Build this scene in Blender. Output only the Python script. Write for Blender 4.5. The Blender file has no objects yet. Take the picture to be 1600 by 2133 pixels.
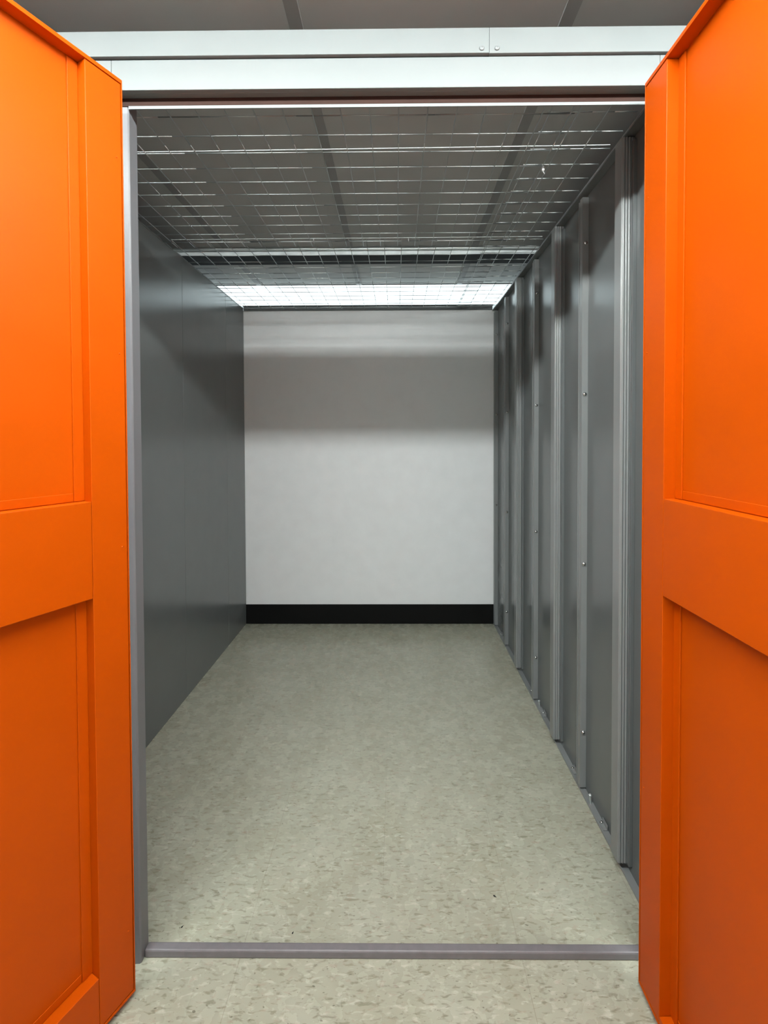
import bpy, bmesh, math, random
from mathutils import Matrix, Vector
random.seed(4)
C = bpy.data.collections.new('storage_unit_scene')
scn = bpy.context.scene
scn.collection.children.link(C)

# ------------------------------------------------------------------ camera
YAW, PITCH, ROLL = -0.00787, -0.01932, 0.00339
FPX, CX, CY = 930.0, 818.65, 929.74
cam = bpy.data.cameras.new('camera')
camo = bpy.data.objects.new('camera', cam)
scn.collection.objects.link(camo)
cam.sensor_fit = 'AUTO'; cam.sensor_width = 36.0
cam.lens = FPX * 36.0 / 2133.0
cam.shift_x = (800.0 - CX) / 2133.0
cam.shift_y = (CY - 1066.5) / 2133.0
cam.clip_start = 0.02
rx = Vector((math.cos(YAW), -math.sin(YAW), 0)); fy = Vector((math.sin(YAW), math.cos(YAW), 0)); uz = Vector((0, 0, 1))
fw = math.cos(PITCH) * fy + math.sin(PITCH) * uz
up = -math.sin(PITCH) * fy + math.cos(PITCH) * uz
ri = math.cos(ROLL) * rx - math.sin(ROLL) * up
up2 = math.sin(ROLL) * rx + math.cos(ROLL) * up
M = Matrix((ri, up2, -fw)).transposed().to_4x4()
M.translation = Vector((0, 0, 1.5))
camo.matrix_world = M
scn.camera = camo

# ------------------------------------------------------------------ world and exposure
w = bpy.data.worlds.new('world'); scn.world = w; w.use_nodes = True
w.node_tree.nodes['Background'].inputs[0].default_value = (0.6, 0.65, 0.7, 1)
w.node_tree.nodes['Background'].inputs[1].default_value = 0.02
scn.view_settings.view_transform = 'Standard'
scn.view_settings.look = 'None'
scn.view_settings.gamma = 1.0
scn.view_settings.exposure = 0.0
scn.view_settings.use_curve_mapping = False
LAMP = 134.0          # corridor strip light
REAR = 2.3           # light behind the back wall
LAMP_COL = (0.93, 1.0, 0.985)
REAR_COL = (0.78, 0.94, 0.97)

# ------------------------------------------------------------------ materials
def new_mat(name):
    m = bpy.data.materials.new(name); m.use_nodes = True
    nt = m.node_tree
    return m, nt, nt.nodes['Principled BSDF']
def plain(name, col, rough=.5, metal=0.0, var=.04, scale=9.0, bump=0.0, bscale=400.0, spec=.5, dirt=None):
    """painted or metal surface with slight procedural colour and gloss variation"""
    m, nt, b = new_mat(name)
    n = nt.nodes; l = nt.links
    tc = n.new('ShaderNodeTexCoord'); no = n.new('ShaderNodeTexNoise')
    no.inputs['Scale'].default_value = scale; no.inputs['Detail'].default_value = 4
    l.new(tc.outputs['Object'], no.inputs['Vector'])
    r = n.new('ShaderNodeValToRGB'); e = r.color_ramp.elements
    e[0].position = .3; e[1].position = .7
    e[0].color = (*[c * (1 - var) for c in col], 1); e[1].color = (*[min(1, c * (1 + var)) for c in col], 1)
    l.new(no.outputs['Fac'], r.inputs['Fac']); l.new(r.outputs['Color'], b.inputs['Base Color'])
    mr = n.new('ShaderNodeMapRange'); mr.inputs['To Min'].default_value = rough * .9; mr.inputs['To Max'].default_value = rough * 1.1
    l.new(no.outputs['Fac'], mr.inputs['Value']); l.new(mr.outputs['Result'], b.inputs['Roughness'])
    b.inputs['Metallic'].default_value = metal
    b.inputs['Specular IOR Level'].default_value = spec
    if bump:
        n2 = n.new('ShaderNodeTexNoise'); n2.inputs['Scale'].default_value = bscale
        l.new(tc.outputs['Object'], n2.inputs['Vector'])
        bp = n.new('ShaderNodeBump'); bp.inputs['Strength'].default_value = bump; bp.inputs['Distance'].default_value = .001
        l.new(n2.outputs['Fac'], bp.inputs['Height']); l.new(bp.outputs['Normal'], b.inputs['Normal'])
    return m
def emit(name, col, s):
    m, nt, b = new_mat(name)
    b.inputs['Base Color'].default_value = (.8, .8, .8, 1)
    b.inputs['Emission Color'].default_value = (*col, 1)
    b.inputs['Emission Strength'].default_value = s
    return m
ORANGE = plain('orange_paint', (.47, .064, .0001), .42, var=.03, spec=.12)
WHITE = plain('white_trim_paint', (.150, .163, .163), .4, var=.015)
WALLW = plain('white_wall_paint', (.93, .935, .945), .55, var=.02, bump=.15, bscale=90)
GREY = plain('grey_painted_steel', (.132, .143, .144), .22, var=.02, spec=.6)
GREYL = plain('light_grey_steel', (.22, .23, .23), .30, var=.02, spec=.6)
JAMB = plain('jamb_grey_paint', (.15, .152, .162), .42, var=.03)
THRESH = plain('threshold_brown_grey', (.17, .155, .165), .45, var=.08, scale=40)
CEIL = plain('ceiling_grey', (.40, .395, .38), .7, var=.05, scale=3)
STRIP = plain('ceiling_strip_grey', (.245, .24, .232), .6, var=.05)
BLACK = plain('black_rubber_and_shade', (.006, .006, .006), .6, var=.1, spec=.15)
WIRE = plain('galvanised_wire', (.45, .47, .47), .42, metal=1.0, var=.03, scale=20)
GALV = plain('galvanised_steel', (.72, .75, .75), .38, metal=.7, var=.12, scale=12)
CORR = plain('corridor_wall_paint', (.55, .55, .56), .55, var=.02)
HEAD_STRIP = plain('brown_strip', (.035, .018, .014), .7, var=.1, spec=.1)
CHROME = plain('zinc_screw', (.6, .6, .6), .22, metal=1.0, var=.05)
TIE = plain('white_nylon', (.85, .85, .85), .4)
BODY = plain('lamp_body_white', (.8, .8, .8), .4)
LAMPM = emit('lamp_diffuser', LAMP_COL, LAMP)
REARM = emit('rear_lamp_diffuser', REAR_COL, REAR)

def floor_mat():
    m, nt, b = new_mat('vinyl_composition_tile'); n = nt.nodes; l = nt.links
    tc = n.new('ShaderNodeTexCoord'); sep = n.new('ShaderNodeSeparateXYZ'); l.new(tc.outputs['Object'], sep.inputs[0])
    def math_(op, a, c=None, d=None):
        q = n.new('ShaderNodeMath'); q.operation = op
        for i, v in enumerate((a, c, d)):
            if v is None: continue
            if isinstance(v, (int, float)): q.inputs[i].default_value = v
            else: l.new(v, q.inputs[i])
        return q.outputs[0]
    def noise(sx, sy, det=3, dist=0.0, off=0.0):
        mp = n.new('ShaderNodeMapping'); mp.inputs['Scale'].default_value = (sx, sy, 1); mp.inputs['Location'].default_value = (off, off, 0)
        l.new(tc.outputs['Object'], mp.inputs['Vector'])
        q = n.new('ShaderNodeTexNoise'); q.inputs['Scale'].default_value = 1; q.inputs['Detail'].default_value = det
        q.inputs['Distortion'].default_value = dist
        l.new(mp.outputs[0], q.inputs['Vector']); return q.outputs['Fac']
    def ramp(v, p0, p1):
        r = n.new('ShaderNodeMapRange'); r.inputs['From Min'].default_value = p0; r.inputs['From Max'].default_value = p1
        l.new(v, r.inputs['Value']); return r.outputs[0]
    def mix(f, a, c):
        q = n.new('ShaderNodeMix'); q.data_type = 'RGBA'
        for k, v in ((0, f), (6, a), (7, c)):
            if isinstance(v, tuple): q.inputs[k].default_value = (*v, 1)
            elif isinstance(v, (int, float)): q.inputs[k].default_value = v
            else: l.new(v, q.inputs[k])
        return q.outputs[2]
    base = mix(ramp(noise(5, 5, 3), .35, .65), (.355, .345, .265), (.395, .39, .31))
    c = mix(math_('MULTIPLY', ramp(noise(30, 85, 4, .5), .56, .68), .5), base, (.58, .565, .48))
    c = mix(math_('MULTIPLY', ramp(noise(33, 105, 4, .6, 11.3), .56, .66), .72), c, (.20, .19, .135))
    c = mix(math_('MULTIPLY', ramp(noise(36, 80, 2, .5, 27.1), .62, .70), .35), c, (.36, .27, .21))
    c = mix(math_('MULTIPLY', ramp(noise(60, 140, 2, .3, 51.7), .68, .73), .8), c, (.11, .10, .07))
    T = .4064
    def seam(o, off, wd):
        f = math_('FRACT', math_('ADD', math_('DIVIDE', math_('SUBTRACT', o, off), T), 20.5))
        dd = math_('MULTIPLY', math_('ABSOLUTE', math_('SUBTRACT', f, .5)), T)
        return math_('LESS_THAN', dd, wd)
    s = math_('MULTIPLY', seam(sep.outputs[0], -.05, .0011), ramp(noise(1.7, 1.7, 2, 0, 3.3), .38, .52))
    s2 = math_('MULTIPLY', seam(sep.outputs[1], 1.18, .0009), ramp(noise(2.3, 2.3, 2, 0, 8.3), .50, .62))
    s = math_('MAXIMUM', s, math_('MULTIPLY', s2, .35))
    c = mix(math_('MULTIPLY', s, .32), c, (.16, .14, .10))
    l.new(c, b.inputs['Base Color'])
    rr = ramp(noise(18, 18, 3), .2, .8)
    q = n.new('ShaderNodeMapRange'); q.inputs['To Min'].default_value = .22; q.inputs['To Max'].default_value = .32
    l.new(rr, q.inputs['Value']); l.new(q.outputs[0], b.inputs['Roughness'])
    bp = n.new('ShaderNodeBump'); bp.inputs['Strength'].default_value = .12; bp.inputs['Distance'].default_value = .001
    l.new(noise(60, 90, 3, .3, 5), bp.inputs['Height']); l.new(bp.outputs['Normal'], b.inputs['Normal'])
    return m
FLOOR = floor_mat()

# ------------------------------------------------------------------ helpers
def box(bm, x0, x1, y0, y1, z0, z1, mat=None):
    vs = [bm.verts.new(v) for v in ((x0,y0,z0),(x1,y0,z0),(x1,y1,z0),(x0,y1,z0),(x0,y0,z1),(x1,y0,z1),(x1,y1,z1),(x0,y1,z1))]
    for f in ((0,3,2,1),(4,5,6,7),(0,1,5,4),(1,2,6,5),(2,3,7,6),(3,0,4,7)): bm.faces.new([vs[i] for i in f])
def prism(bm, pts, z0, z1):
    """polygon in XY extruded in Z"""
    a = [bm.verts.new((x, y, z0)) for x, y in pts]; b = [bm.verts.new((x, y, z1)) for x, y in pts]
    n = len(pts)
    bm.faces.new(a[::-1]); bm.faces.new(b)
    for i in range(n): bm.faces.new([a[i], a[(i+1) % n], b[(i+1) % n], b[i]])
def tube(bm, p0, p1, r, seg=10):
    p0 = Vector(p0); p1 = Vector(p1); d = (p1 - p0)
    q = d.to_track_quat('Z', 'Y').to_matrix()
    R = []
    for p in (p0, p1): R.append([bm.verts.new(p + q @ Vector((r*math.cos(2*math.pi*i/seg), r*math.sin(2*math.pi*i/seg), 0))) for i in range(seg)])
    for i in range(seg): bm.faces.new([R[0][i], R[0][(i+1) % seg], R[1][(i+1) % seg], R[1][i]])
    bm.faces.new(R[0][::-1]); bm.faces.new(R[1])
def wire(bm, pts, r, seg=10):
    for a, b in zip(pts, pts[1:]): tube(bm, a, b, r, seg)
def dome(bm, c, axis, r, h, seg=14, rings=4, slot=0.35):
    """pan-head screw: domed head with a small recess, growing along axis"""
    c = Vector(c); q = Vector(axis).to_track_quat('Z', 'Y').to_matrix()
    prof = [(r, 0), (r, h*.25)] + [(r*math.cos(a), h*(.25 + .75*math.sin(a))) for a in [math.pi/2*k/rings*.8 for k in range(1, rings+1)]]
    prof += [(r*slot, h*.98), (r*slot*.7, h*.45)]
    prev = None
    for rr, hh in prof:
        ring = [bm.verts.new(c + q @ Vector((rr*math.cos(2*math.pi*i/seg), rr*math.sin(2*math.pi*i/seg), hh))) for i in range(seg)]
        if prev:
            for i in range(seg): bm.faces.new([prev[i], prev[(i+1) % seg], ring[(i+1) % seg], ring[i]])
        prev = ring
    bm.faces.new(prev)
def obj(name, bm, mat, parent=None, bevel=0.0, smooth=False):
    bmesh.ops.recalc_face_normals(bm, faces=bm.faces)
    me = bpy.data.meshes.new(name); bm.to_mesh(me); bm.free()
    me.materials.append(mat)
    o = bpy.data.objects.new(name, me); C.objects.link(o)
    if parent: o.parent = parent
    if smooth:
        for p in me.polygons: p.use_smooth = True
    if bevel:
        md = o.modifiers.new('edge', 'BEVEL'); md.width = bevel; md.segments = 2; md.limit_method = 'ANGLE'; md.angle_limit = math.radians(40)
        md.harden_normals = False
    return o
def boxes(name, L, mat, parent=None, bevel=0.0):
    bm = bmesh.new()
    for b in L: box(bm, *b)
    return obj(name, bm, mat, parent, bevel)
def tag(o, label=None, cat=None, group=None, kind=None):
    if label: o['label'] = label
    if cat: o['category'] = cat
    if group: o['group'] = group
    if kind: o['kind'] = kind
    return o
def empty(name, loc=(0,0,0), rz=0.0):
    o = bpy.data.objects.new(name, None); C.objects.link(o); o.location = loc; o.rotation_euler = (0, 0, rz)
    o.empty_display_size = .1
    return o
def struct(name, L, mat, bevel=0.0):
    return tag(boxes(name, L, mat, None, bevel), kind='structure')

# ------------------------------------------------------------------ room shell
XL, XP = -1.219, .80          # inner faces of the unit's left and right walls
YB = 3.576                    # back wall
HC = 2.75                     # ceiling
ZM = 2.538                    # wire mesh
FX0, FX1, FY0, FY1 = -3.2, 3.2, -1.1, 4.12

struct('floor', [(FX0, FX1, FY0, FY1, -.05, 0)], FLOOR)
ceil = struct('ceiling', [(FX0, FX1, FY0, FY1, HC, HC+.05)], CEIL)
for x in (-2.75, -1.935, -1.115, -.30, .515, 1.33, 2.14):
    bm = bmesh.new(); box(bm, x-.021, x+.021, FY0, FY1, HC-.006, HC)
    obj('ceiling_strip', bm, STRIP, ceil, .001)
struct('wall_corridor', [(FX0, FX1, FY0-.1, FY0, 0, HC)], CORR)
struct('wall_far_left', [(FX0-.1, FX0, FY0, FY1, 0, HC)], GREY)
struct('wall_far_right', [(FX1, FX1+.1, FY0, FY1, 0, HC)], GREY)
struct('wall_rear', [(FX0, FX1, FY1, FY1+.1, 0, HC)], WALLW)
struct('wall_back', [(FX0, FX1, YB, YB+.04, 0, 2.521)], WALLW)
struct('baseboard_back', [(XL, .781, YB-.007, YB, 0, .158)], BLACK, .002)
struct('wall_front_left', [(FX0, -.80, 1.245, 1.29, 0, 2.43)], GREY)
struct('wall_front_right', [(.80, FX1, 1.245, 1.29, 0, 2.43)], GREY)

# left partition: smooth steel panels edge to edge
wl = tag(empty('wall_left', (XL, 1.29, 0)), kind='structure')
ys = [1.29, 1.90, 2.552, 3.201, YB]
for a, b in zip(ys, ys[1:]):
    bm = bmesh.new(); box(bm, -.03, 0, a-1.29+.0006, b-1.29-.0006, 0, 2.53)
    obj('wall_panel', bm, GREY, wl, .001)
bm = bmesh.new(); box(bm, -.034, .002, 0, YB-1.29, 2.528, 2.536)
obj('top_cap', bm, GREY, wl, .001)

# right partition: pans, standing seams with screws, ribbed stiffeners
wr = tag(empty('wall_right', (0, 0, 0)), kind='structure')
seams = [1.874, 2.518, 3.183, 3.52]
stiff = [1.517, 2.148, 2.822]
edges = [1.29] + seams + [YB]
ZT = 2.505
for k, (a, b) in enumerate(zip(edges, edges[1:])):
    last = k == len(seams)
    bm = bmesh.new(); box(bm, XP, XP+.006, a, b - (0 if last else .0025), .004, ZT)
    obj('wall_panel', bm, GREY, wr, .0008)
    if not last:      # turned flange of the next panel, and the thinner lip it is screwed to
        xf = .775
        bm = bmesh.new(); prism(bm, [(XP-.0005, b), (xf, b), (xf-.001, b+.004), (xf-.001, b+.024), (xf+.002, b+.026), (XP-.0005, b+.026)], .012, ZT-.012)
        obj('seam_flange', bm, GREYL, wr)  # lighter grey paints in the light caught by the viewer-facing side
        bm = bmesh.new(); box(bm, xf-.0025, xf+.0008, b+.0275, b+.034, .012, ZT-.02)
        obj('seam_lip', bm, GREYL, wr)
for y in stiff:
    pts = [(XP, y)]
    x1, x0 = XP-.002, .760; nn = 24
    for i in range(nn+1):
        t = i/nn; x = x1 + (x0-x1)*t
        pts.append((x, y - .0022*(.5 - .5*math.cos(t*2*math.pi*4))*(0.6 if t < .2 else 1)))
    pts += [(.757, y+.003), (.757, y+.047), (.760, y+.05), (XP, y+.05)]
    bm = bmesh.new(); prism(bm, pts, .032, ZT-.004)
    obj('stiffener', bm, GREYL, wr)
    bm = bmesh.new(); box(bm, XP-.012, XP, y-.016, y-.003, .032, ZT-.02)
    obj('stiffener_lip', bm, GREY, wr, .001)
for y in seams[:3]:
    for z in (.25, .967, 1.679, 2.305):
        bm = bmesh.new(); dome(bm, (.7865, y, z), (0, -1, 0), .0085, .0075)
        obj('screw', bm, CHROME, wr, smooth=True)
for z in (.967, 1.679, 2.305):
    bm = bmesh.new(); dome(bm, (.787, seams[3], z), (0, -1, 0), .0078, .0065)
    obj('screw', bm, CHROME, wr, smooth=True)
bm = bmesh.new(); box(bm, .766, .812, 1.30, YB, ZT, ZT+.005); box(bm, .806, .812, 1.30, YB, ZT-.03, ZT+.005)
obj('top_cap', bm, GREY, wr, .001)

# floor track of the right partition
tr = tag(empty('floor_track', (.80, 1.29, 0)), 'grey steel floor channel running along the foot of the ribbed right wall', 'floor track')
bm = bmesh.new(); box(bm, -.024, .03, 0, YB-.005-1.29, 0, .004); box(bm, -.026, -.022, 0, YB-.005-1.29, 0, .008); box(bm, .008, .012, 0, YB-.005-1.29, 0, .03)
obj('channel', bm, GREYL, tr, .0008)
for y in (1.70, 1.985, 2.39, 2.60, 2.97, 3.36):          # clips with anchor nails
    bm = bmesh.new(); box(bm, -.019, -.002, y-1.29-.028, y-1.29+.028, .004, .008); box(bm, -.005, -.002, y-1.29-.028, y-1.29+.012, .004, .024)
    cl = obj('clip', bm, GREYL, tr, .001)
    bm = bmesh.new(); dome(bm, (-.011, y-1.29+.006, .008), (0, 0, 1), .006, .006)
    obj('anchor_nail', bm, CHROME, cl, smooth=True)
for y in (1.80, 2.45):
    bm = bmesh.new(); tube(bm, (-.012, y-1.29, .003), (-.016, y-1.29-.004, .042), .0038, 10); dome(bm, (-.016, y-1.29-.004, .042), (0, 0, 1), .006, .005)
    obj('peg', bm, GALV, tr)

# ------------------------------------------------------------------ door frame, threshold, header
fr = tag(empty('door_frame', (0, 1.26, 0)), 'grey steel frame around the open doorway of the unit', 'door frame')
bm = bmesh.new(); prism(bm, [(-.82, -.02), (-.738, -.02), (-.734, -.017), (-.734, .02), (-.745, .02), (-.745, -.008), (-.82, -.008)], 0, 2.432)
obj('jamb', bm, JAMB, fr, .0015)
bm = bmesh.new(); prism(bm, [(.82, -.02), (.708, -.02), (.704, -.017), (.704, .02), (.715, .02), (.715, -.008), (.82, -.008)], 0, 2.432)
obj('jamb', bm, JAMB, fr, .0015)
bm = bmesh.new(); box(bm, -.82, .82, -.0145, -.011, 2.4115, 2.4335)
obj('head_rail', bm, THRESH, fr)
bm = bmesh.new(); box(bm, -.82, .82, -.0215, -.015, 2.4118, 2.4335)
obj('head_strip', bm, HEAD_STRIP, fr)['label'] = 'dark brown strip'  # plain dark brown strip along the front of the head rail
bm = bmesh.new(); box(bm, -.732, .702, -.0235, -.0205, 2.4035, 2.4116)
obj('head_lip', bm, WHITE, fr)['label'] = 'thin bright white lip'

th = boxes('threshold', [(-.733, .703, 1.2545, 1.278, 0, .0235)], THRESH, None, .004)
tag(th, 'low brown-grey metal threshold bar across the floor of the doorway', 'threshold')

hd = tag(empty('door_header', (0, 1.21, 2.43)), 'white painted fascia beam above the doorway with two screws', 'header')
zb, z1, z2 = .004, .0835, .1525
for a, b in ((-3.0, -.762), (-.7612, .7028), (.7036, 3.0)):     # lower boards, butt-jointed
    bm = bmesh.new(); box(bm, a, b, 0, .012, zb, z1); box(bm, a, b, .0121, .036, zb+.0002, zb+.006)
    obj('lower_board', bm, WHITE, hd, .0012)
for a, b, dz in ((-3.0, .2486, 0), (.249, 3.0, .0012)):
    bm = bmesh.new(); box(bm, a, b, -.008, .004, z1+.0035-dz, z2+dz*0); box(bm, a, b, .0041, .06, z2-.006, z2)
    obj('upper_board', bm, WHITE, hd, .0012)
bm = bmesh.new(); box(bm, -3.0, 3.0, .012, .03, zb+.006, z2-.008)
obj('backing_channel', bm, BLACK, hd)
for x in (.229, .269):
    bm = bmesh.new(); dome(bm, (x, -.008, .0985), (0, -1, 0), .0068, .004, slot=.25)
    obj('screw', bm, WHITE, hd, smooth=True)

# ------------------------------------------------------------------ orange doors
def make_door(name, loc, ang, side, zbot, ztop, width, stile, rail, bottom_rail, label):
    """local x runs from the hinge edge to the free edge, local y*side is the inner face normal"""
    d = tag(empty(name, loc, ang), label, 'door', kind='structure')
    s = side; T = .035
    def B(bm, x0, x1, t0, t1, a, b):      # t measured from skin (0) towards the inner face
        y0, y1 = sorted(((t0-T)*s, (t1-T)*s)); box(bm, x0, x1, y0, y1, a, b)
    H = ztop - zbot
    bm = bmesh.new(); B(bm, 0, width, -.002, .002, 0, H)
    obj('door_skin', bm, ORANGE, d, .0006)
    bm = bmesh.new()                                          # folded rim all round
    B(bm, 0, .0022, .0022, T+.001, 0, H); B(bm, width-.0022, width, .0022, T+.001, 0, H)
    B(bm, .0022, width-.0022, .0022, T+.001, H-.010, H); B(bm, .0022, width-.0022, .0022, T+.001, 0, .006)
    obj('rim', bm, ORANGE, d, .0006)
    for a, b in ((.0040, stile), (width-stile, width-.0040)):
        bm = bmesh.new(); B(bm, a, b, .0022, T, .009, H-.0125)
        obj('stile', bm, ORANGE, d, .0013)
    r0, r1 = rail[0]-zbot, rail[1]-zbot
    bm = bmesh.new(); B(bm, stile+.0006, width-stile-.0006, .0022, T, r0, r1)
    rl = obj('middle_rail', bm, ORANGE, d, .0013)
    if bottom_rail:
        bm = bmesh.new(); B(bm, stile+.0006, width-stile-.0006, .0022, T-.001, .0075, bottom_rail)
        obj('bottom_rail', bm, ORANGE, d, .0013)
    else:
        bm = bmesh.new(); B(bm, stile+.0006, width-stile-.0006, .0022, T, .0075, .026)
        obj('bottom_rail', bm, ORANGE, d, .0013)
    # shallow folded strips bordering the two recessed panels
    zlo = (bottom_rail or .026)
    for za, zc in ((r1, H-.0105), (zlo, r0)):
        bm = bmesh.new()
        B(bm, stile, stile+.024, .0022, .0065, za+.001, zc-.002)
        B(bm, width-stile-.024, width-stile, .0022, .0065, za+.001, zc-.002)
        obj('panel_border', bm, ORANGE, d, .001)
        bm = bmesh.new()
        B(bm, stile+.0245, width-stile-.0245, .0022, .0045, za+.0012, za+.022)
        obj('panel_border', bm, ORANGE, d, .001)
    for z in ((.18, 1.20, 1.70, 2.2) if side > 0 else (.55, 1.20, 1.70, 2.1)):   # little weld spots by the hinge edge
        bm = bmesh.new(); dome(bm, (.017, (T-T)*s, z), (0, s, 0), .0022, .0014, 10, 3)
        obj('rivet', bm, ORANGE, d, smooth=True)
    return d
# left door: from the hinge it runs towards the viewer and to the left
angL = math.atan2(-1, -.4706)
make_door('door_1', (-.70543, 1.16424, .019), angL, 1, .019, 2.4235, .72, .0914, (1.108, 1.346), .135,
          'orange steel door swung open on the left of the doorway, ledge at its foot')
angR = math.atan2(-1, .0139)
make_door('door_2', (.65396, 1.19075, .019), angR, -1, .019, 2.4235, .72, .0915, (1.108, 1.348), 0,
          'orange steel door swung open on the right side of the doorway')

# ------------------------------------------------------------------ wire mesh roof
def mesh_panel(xs, ys, x0, x1, y0, y1, z, label, r=.0018, wob=.0005):
    bm = bmesh.new()
    for y in ys:
        n = 4; pts = [((x1-x0)*i/n, y - y0 + random.uniform(-wob, wob)*.4, random.uniform(-wob, wob)*.12) for i in range(n+1)]
        wire(bm, pts, r)
    for x in xs:
        n = 4; pts = [(x - x0 + random.uniform(-wob, wob), (y1-y0)*i/n, -1.7*r + random.uniform(-wob, wob)*.3) for i in range(n+1)]
        wire(bm, pts, r)
    o = obj('wire_mesh_panel', bm, WIRE, None, smooth=True); o.location = (x0, y0, z)
    return tag(o, label, 'wire mesh', 'wire mesh roof panels')
def rng(a, step, lo, hi):
    k = math.ceil((lo-a)/step); out = []
    while a + k*step <= hi: out.append(a + k*step); k += 1
    return out
S = .0918
rows_f = rng(1.457, .0921, 1.33, 2.44); rows_b = rng(2.335+.018, .0905, 2.33, 3.56)
mesh_panel(rng(-.816, S, -1.21, .57), rows_f, -1.215, .575, 1.31, 2.43, ZM, 'large steel wire grid panel over the front left part of the unit')
mesh_panel(rng(.497, S, .49, .765), [y+.005 for y in rows_f], .49, .778, 1.31, 2.40, ZM+.008, 'narrow steel wire grid panel overlapping at the front right, above the ribbed wall')
mesh_panel(rng(-.816+.02, S, -1.21, .57), rows_b, -1.215, .580, 2.33, 3.565, ZM-.008, 'large steel wire grid panel at the rear left, by the white back wall')
mesh_panel(rng(.485, S, .48, .765), [y+.004 for y in rows_b if y > 2.44], .475, .778, 2.44, 3.565, ZM, 'narrow steel wire grid panel at the rear right corner beside the white back wall')

def angle_iron(name, L, mat, label, group='steel angles carrying the wire mesh'):
    return tag(boxes(name, L, mat, None, .0006), label, 'steel angle', group)
angle_iron('support_angle', [(-.80, .765, 1.287, 1.290, 2.441, 2.5), (-.80, .765, 1.287, 1.312, 2.5, 2.503)], BODY, 'pale steel angle behind the white header, carrying the front of the wire mesh')
angle_iron('support_angle', [(XL+.004, .765, 3.566, 3.5745, 2.512, 2.545), (XL+.004, .765, 3.54, 3.5745, 2.545, 2.548)], GREY, 'grey steel angle along the top of the white back wall')
angle_iron('support_angle', [(.768, .771, 1.31, 3.56, 2.5105, 2.518), (.771, .80, 1.31, 3.56, 2.5105, 2.5135)], GREYL, 'grey steel angle sloping in view along the top of the ribbed right wall')

bm = bmesh.new(); tube(bm, (-1.05, 1.653, 0), (.775, 1.640, .004), .0022, 10)
o = obj('support_rod', bm, WIRE); o.location.z = ZM+.013; tag(o, 'thin bright steel rod lying across the third row of the front wire grid', 'rod')
bm = bmesh.new(); tube(bm, (-1.19, 2.375, 0), (.77, 2.372, .002), .002, 10)
o = obj('support_rod', bm, WIRE); o.location.z = ZM+.014; tag(o, 'thin steel rod where the front and rear wire grids overlap', 'rod')

def zip_tie(x, y, s, label):
    bm = bmesh.new(); n = 14
    pts = [(0 , .006*s*math.cos(2*math.pi*i/n), .007*s*math.sin(2*math.pi*i/n)) for i in range(n+1)]
    wire(bm, pts, .0016*s, 6); box(bm, -.004*s, .004*s, -.004*s, .003*s, -.016*s, -.006*s)
    tube(bm, (0, 0, -.015*s), (.004*s, -.006*s, -.030*s), .0016*s, 6)
    o = obj('cable_tie', bm, TIE); o.location = (x, y, ZM); tag(o, label, 'cable tie', 'cable ties on the wire mesh')
zip_tie(.567, 1.741, 1.0, 'largest white cable tie, on the front right part of the wire mesh')
zip_tie(.066, 2.352, .5, 'small white cable tie at the wire mesh overlap, right of the centre')
zip_tie(-.43, 2.352, .5, 'small white cable tie at the wire mesh overlap, left of the centre')

def chip(x, y, ang, k, label):
    bm = bmesh.new()
    prism(bm, [(-.006*k, -.0015*k), (-.001*k, -.0026*k), (.006*k, 0), (.002*k, .0012*k), (-.002*k, .003*k), (-.005*k, .002*k)], 0, .0008)
    o = obj('debris_chip', bm, BLACK); o.location = (x, y, 0); o.rotation_euler.z = ang
    tag(o, label, 'debris', 'dark specks on the tiled floor')
chip(.317, 1.433, -.6, 1.0, 'tiny dark speck on the floor tiles on the right, just inside the threshold')
chip(-.319, 1.323, 1.2, .7, 'tiny dark speck on the floor near the middle of the threshold')
chip(-.663, 1.338, 1.1, .7, 'tiny dark speck on the floor close to the left jamb')

# ------------------------------------------------------------------ ceiling beam
bmt = tag(empty('ceiling_beam', (0, 2.95, HC)), 'shiny galvanised steel channel crossing below the ceiling above the wire mesh', 'ceiling beam')
bm = bmesh.new(); box(bm, -3.1, 3.1, 0, .003, -.05, -.0065); box(bm, -3.1, 3.1, .0035, .02, -.012, -.0065)
obj('front_flange', bm, GALV, bmt, .0008)
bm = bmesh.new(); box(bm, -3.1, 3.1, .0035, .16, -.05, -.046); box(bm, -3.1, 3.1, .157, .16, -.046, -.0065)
obj('web', bm, BLACK, bmt, .0008)  # black colour stands in for the shade under the beam
bm = bmesh.new(); tube(bm, (-3.1, -.016, -.018), (3.1, -.016, -.018), .0085, 12)
obj('conduit', bm, GALV, bmt, smooth=True)

# ------------------------------------------------------------------ lamps
def ceiling_lamp(x0, x1, y0, y1, drop, mat, label, side):
    cx, cy = (x0+x1)/2, (y0+y1)/2; hx, hy = (x1-x0)/2, (y1-y0)/2
    t = tag(empty('ceiling_light', (cx, cy, HC)), label, 'ceiling light')
    bm = bmesh.new(); f = .012
    if side:        # shallow tray, diffuser bulging below it
        box(bm, -hx, hx, -hy, hy, -.008, -.0065)
    else:
        box(bm, -hx-f, -hx, -hy-f, hy+f, -drop, -.0065); box(bm, hx, hx+f, -hy-f, hy+f, -drop, -.0065)
        box(bm, -hx, hx, -hy-f, -hy, -drop, -.0065); box(bm, -hx, hx, hy, hy+f, -drop, -.0065)
    obj('housing', bm, BODY, t)
    bm = bmesh.new()
    box(bm, -hx+.001, hx-.001, -hy+.001, hy-.001, -drop+.002 if not side else -drop, -.009)
    obj('diffuser', bm, mat, t)
    return t
ceiling_lamp(-2.2, 2.2, .35, .45, .036, LAMPM, 'long white strip light on the corridor ceiling in front of the unit', True)
ceiling_lamp(-2.9, 2.9, 3.655, 4.02, .06, REARM, 'bright wide ceiling light glowing behind the top of the back wall', True)
